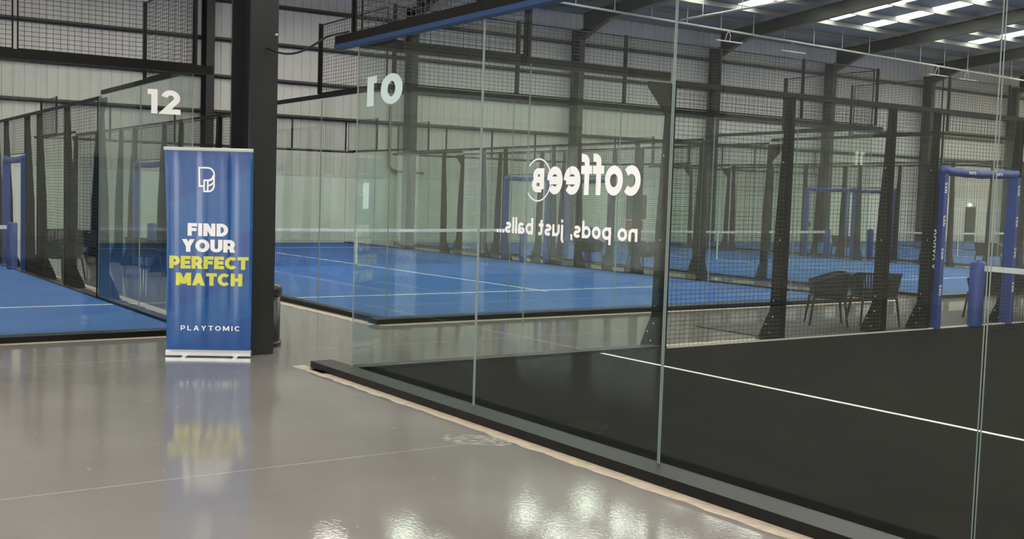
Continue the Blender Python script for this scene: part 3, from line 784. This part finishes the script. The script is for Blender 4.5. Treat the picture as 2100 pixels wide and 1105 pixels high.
# ------------------------------------------------------------------ roll-up banner
def banner():
    ang = R(61.607); W_ = .845; H_ = 2.07
    t = thing('rollup_banner', 'blue roll-up banner reading FIND YOUR PERFECT MATCH before the black pillar', 'banner', (-1.50, -.84, 0), ang)
    # local X along the banner (left to right as seen), local -Y towards the viewer
    def wave(x, z):
        e = min(1, (z-.05)/.5)*min(1, (2.1-z)/.25+.35)
        return (.0042*math.sin(x*31+.4)+.0022*math.sin(x*53+1.3+z*.7)+.003*math.sin(x*17-z*1.1))*max(.15, e)-.03*(z/2.1)
    def edge(z):
        k = (z-.05)/2.05
        return -W_/2-.035*max(0, (k-.45)/.55)**1.6-.004, W_/2+.006*math.sin(PI*k)-.012*(1-k)*0
    mb = MB(); nx, nz = 120, 110
    for side, dy in ((0, 0), (1, .0015)):
        o = len(mb.v); vs = []
        for j in range(nz+1):
            z = .06+(2.09-.06)*j/nz; a, b = edge(z)
            vs += [(a+(b-a)*i/nx, wave(a+(b-a)*i/nx, z)+dy, z) for i in range(nx+1)]
        fs = []; mi = []
        for j in range(nz):
            for i in range(nx):
                q = j*(nx+1)+i; f = (q, q+1, q+nx+2, q+nx+1); fs.append(f if side == 0 else f[::-1])
        mb.add(vs, fs, 0)
    for k, f in enumerate(mb.f):          # printed lighter diagonal bands
        x = sum(mb.v[i][0] for i in f)/4; z = sum(mb.v[i][2] for i in f)/4
        s = z-.42*x
        mb.mi[k] = 1 if (1.12 < s < 1.72 or .25 < s < .62) else 0
    gp = obj('graphic_panel', mb.mesh('graphic_panel', [M['bannerblue'], M['bannerlight']], True), t)
    def P(x, z): return (x, wave(x, z)-.0035, z)
    def slices(poly, w=.0045):
        x0 = min(q[0] for q in poly); x1 = max(q[0] for q in poly); n = max(1, int(math.ceil((x1-x0)/w))); out = []
        def clip(pl, c, keep):
            r = []
            for i in range(len(pl)):
                a, b = pl[i-1], pl[i]; ia, ib = (a[0]-c)*keep >= 0, (b[0]-c)*keep >= 0
                if ia != ib: t_ = (c-a[0])/(b[0]-a[0]); r.append((c, a[1]+(b[1]-a[1])*t_))
                if ib: r.append(b)
            return r
        for i in range(n):
            q = clip(clip(poly, x0+(x1-x0)*i/n, 1), x0+(x1-x0)*(i+1)/n, -1)
            if len(q) > 2: out.append(q)
        return out
    def lay(mb, poly, k):
        for q in slices(poly):
            mb.add([(x, wave(x, z)-.003-(k % 40)*6e-5, z) for x, z in q], [tuple(range(len(q)))])
    def write(txt, x0, x1, z0, h, m, th=.24, gap=.1):
        mb = MB(); wd, ps = text_polys(txt, th, gap); k = (x1-x0)/wd
        for i, p in enumerate(ps): lay(mb, [(x0-W_/2+a*k, z0+b*h) for a, b in p], i)
        obj('lettering', mb.mesh('lettering', m), gp)['label'] = '%s lettering %s' % ('yellow' if m is M['yellow'] else 'white', txt)
    write('FIND', .2, .605, 1.222, .128, M['vinyl'], .26, .07)
    write('YOUR', .145, .68, 1.06, .128, M['vinyl'], .26, .05)
    write('PERFECT', .02, .815, .89, .128, M['yellow'], .26, .05)
    write('MATCH', .088, .755, .72, .128, M['yellow'], .26, .05)
    write('PLAYTOMIC', .14, .735, .262, .05, M['vinyl'], .17, .32)
    # logo: outlined letter P folded over a small ball shape
    mb = MB(); sx, sz, x0, z0 = .165/35, .255/52, .30-W_/2, 1.662
    def Lg(pts, closed=False, th=3.6):
        pts = [(a*sx, b*sz) for a, b in pts]
        for p in stroke(pts, th*sx, closed): lay(mb, [(x0+a, z0+b) for a, b in p], len(mb.f))
    Lg([(1.8, 50), (20, 50)]+arc(20, 37, 13.6, 13, 90, -2, 10)+[(33.6, 14)]+arc(22, 14, 11.6, 12, 0, -90, 8)+[(13, 2), (13, 12.5), (3, 12.5), (1.8, 50)], True)
    Lg([(13, 12), (13, 24.5), (20, 24.5)]+arc(20, 37, 12.5, 12.5, -85, -10, 8)); Lg([(20.5, 2), (20.5, 24.5)])
    Lg([(22, 14)]+arc(21, 25, 12, 11, -70, -15, 6)); Lg([(22, 24)]+arc(21, 36, 12.5, 12, -80, -25, 6))
    obj('logo', mb.mesh('logo', M['vinyl']), gp)['label'] = 'white outlined folded letter logo'
    obj('top_rail', MB().prism([(-.05, 2.075), (-.018, 2.075), (-.014, 2.085), (-.018, 2.108), (-.05, 2.108), (-.054, 2.09)], -.465, .425, 'x').mesh('top_rail', M['alu']), t)
    obj('base_cassette', MB().prism([(-.055, .012), (.06, .012), (.062, .045), (.03, .066), (-.03, .066), (-.057, .045)], -.425, .428, 'x').mesh('base_cassette', M['alu']), t)
    for x in (-.23, .28):
        obj('foot', MB().prism([(-.16, 0), (.1, 0), (.1, .012), (-.03, .016), (-.16, .006)], x-.022, x+.022, 'x').mesh('foot', M['alu']), t)
    obj('support_pole', MB().tube([(0, .03, .05), (0, -.012, 2.08)], .008, 8).mesh('support_pole', M['alu']), t)
banner()

# ------------------------------------------------------------------ litter bin behind the pillar
t = thing('litter_bin', 'black cylindrical litter bin half hidden behind the black pillar', 'bin', (-2.02, .0, 0))
obj('body', MB().lathe([(.165, 0), (.17, .03), (.17, .6)], n=28).mesh('body', M['bin'], True), t)
obj('rim', MB().lathe([(.182, .56), (.188, .57), (.188, .64), (.17, .67), (.12, .68)], n=28).mesh('rim', M['bin'], True), t)
obj('base_ring', MB().lathe([(.185, 0), (.185, .05), (.172, .055)], n=28).mesh('base_ring', M['bin'], True), t)

for o in bpy.data.objects:
    if 'label' in o and 'category' in o and not o.parent and not 4 <= len(o['label'].split()) <= 16: print('LABEL', len(o['label'].split()), o['label'])
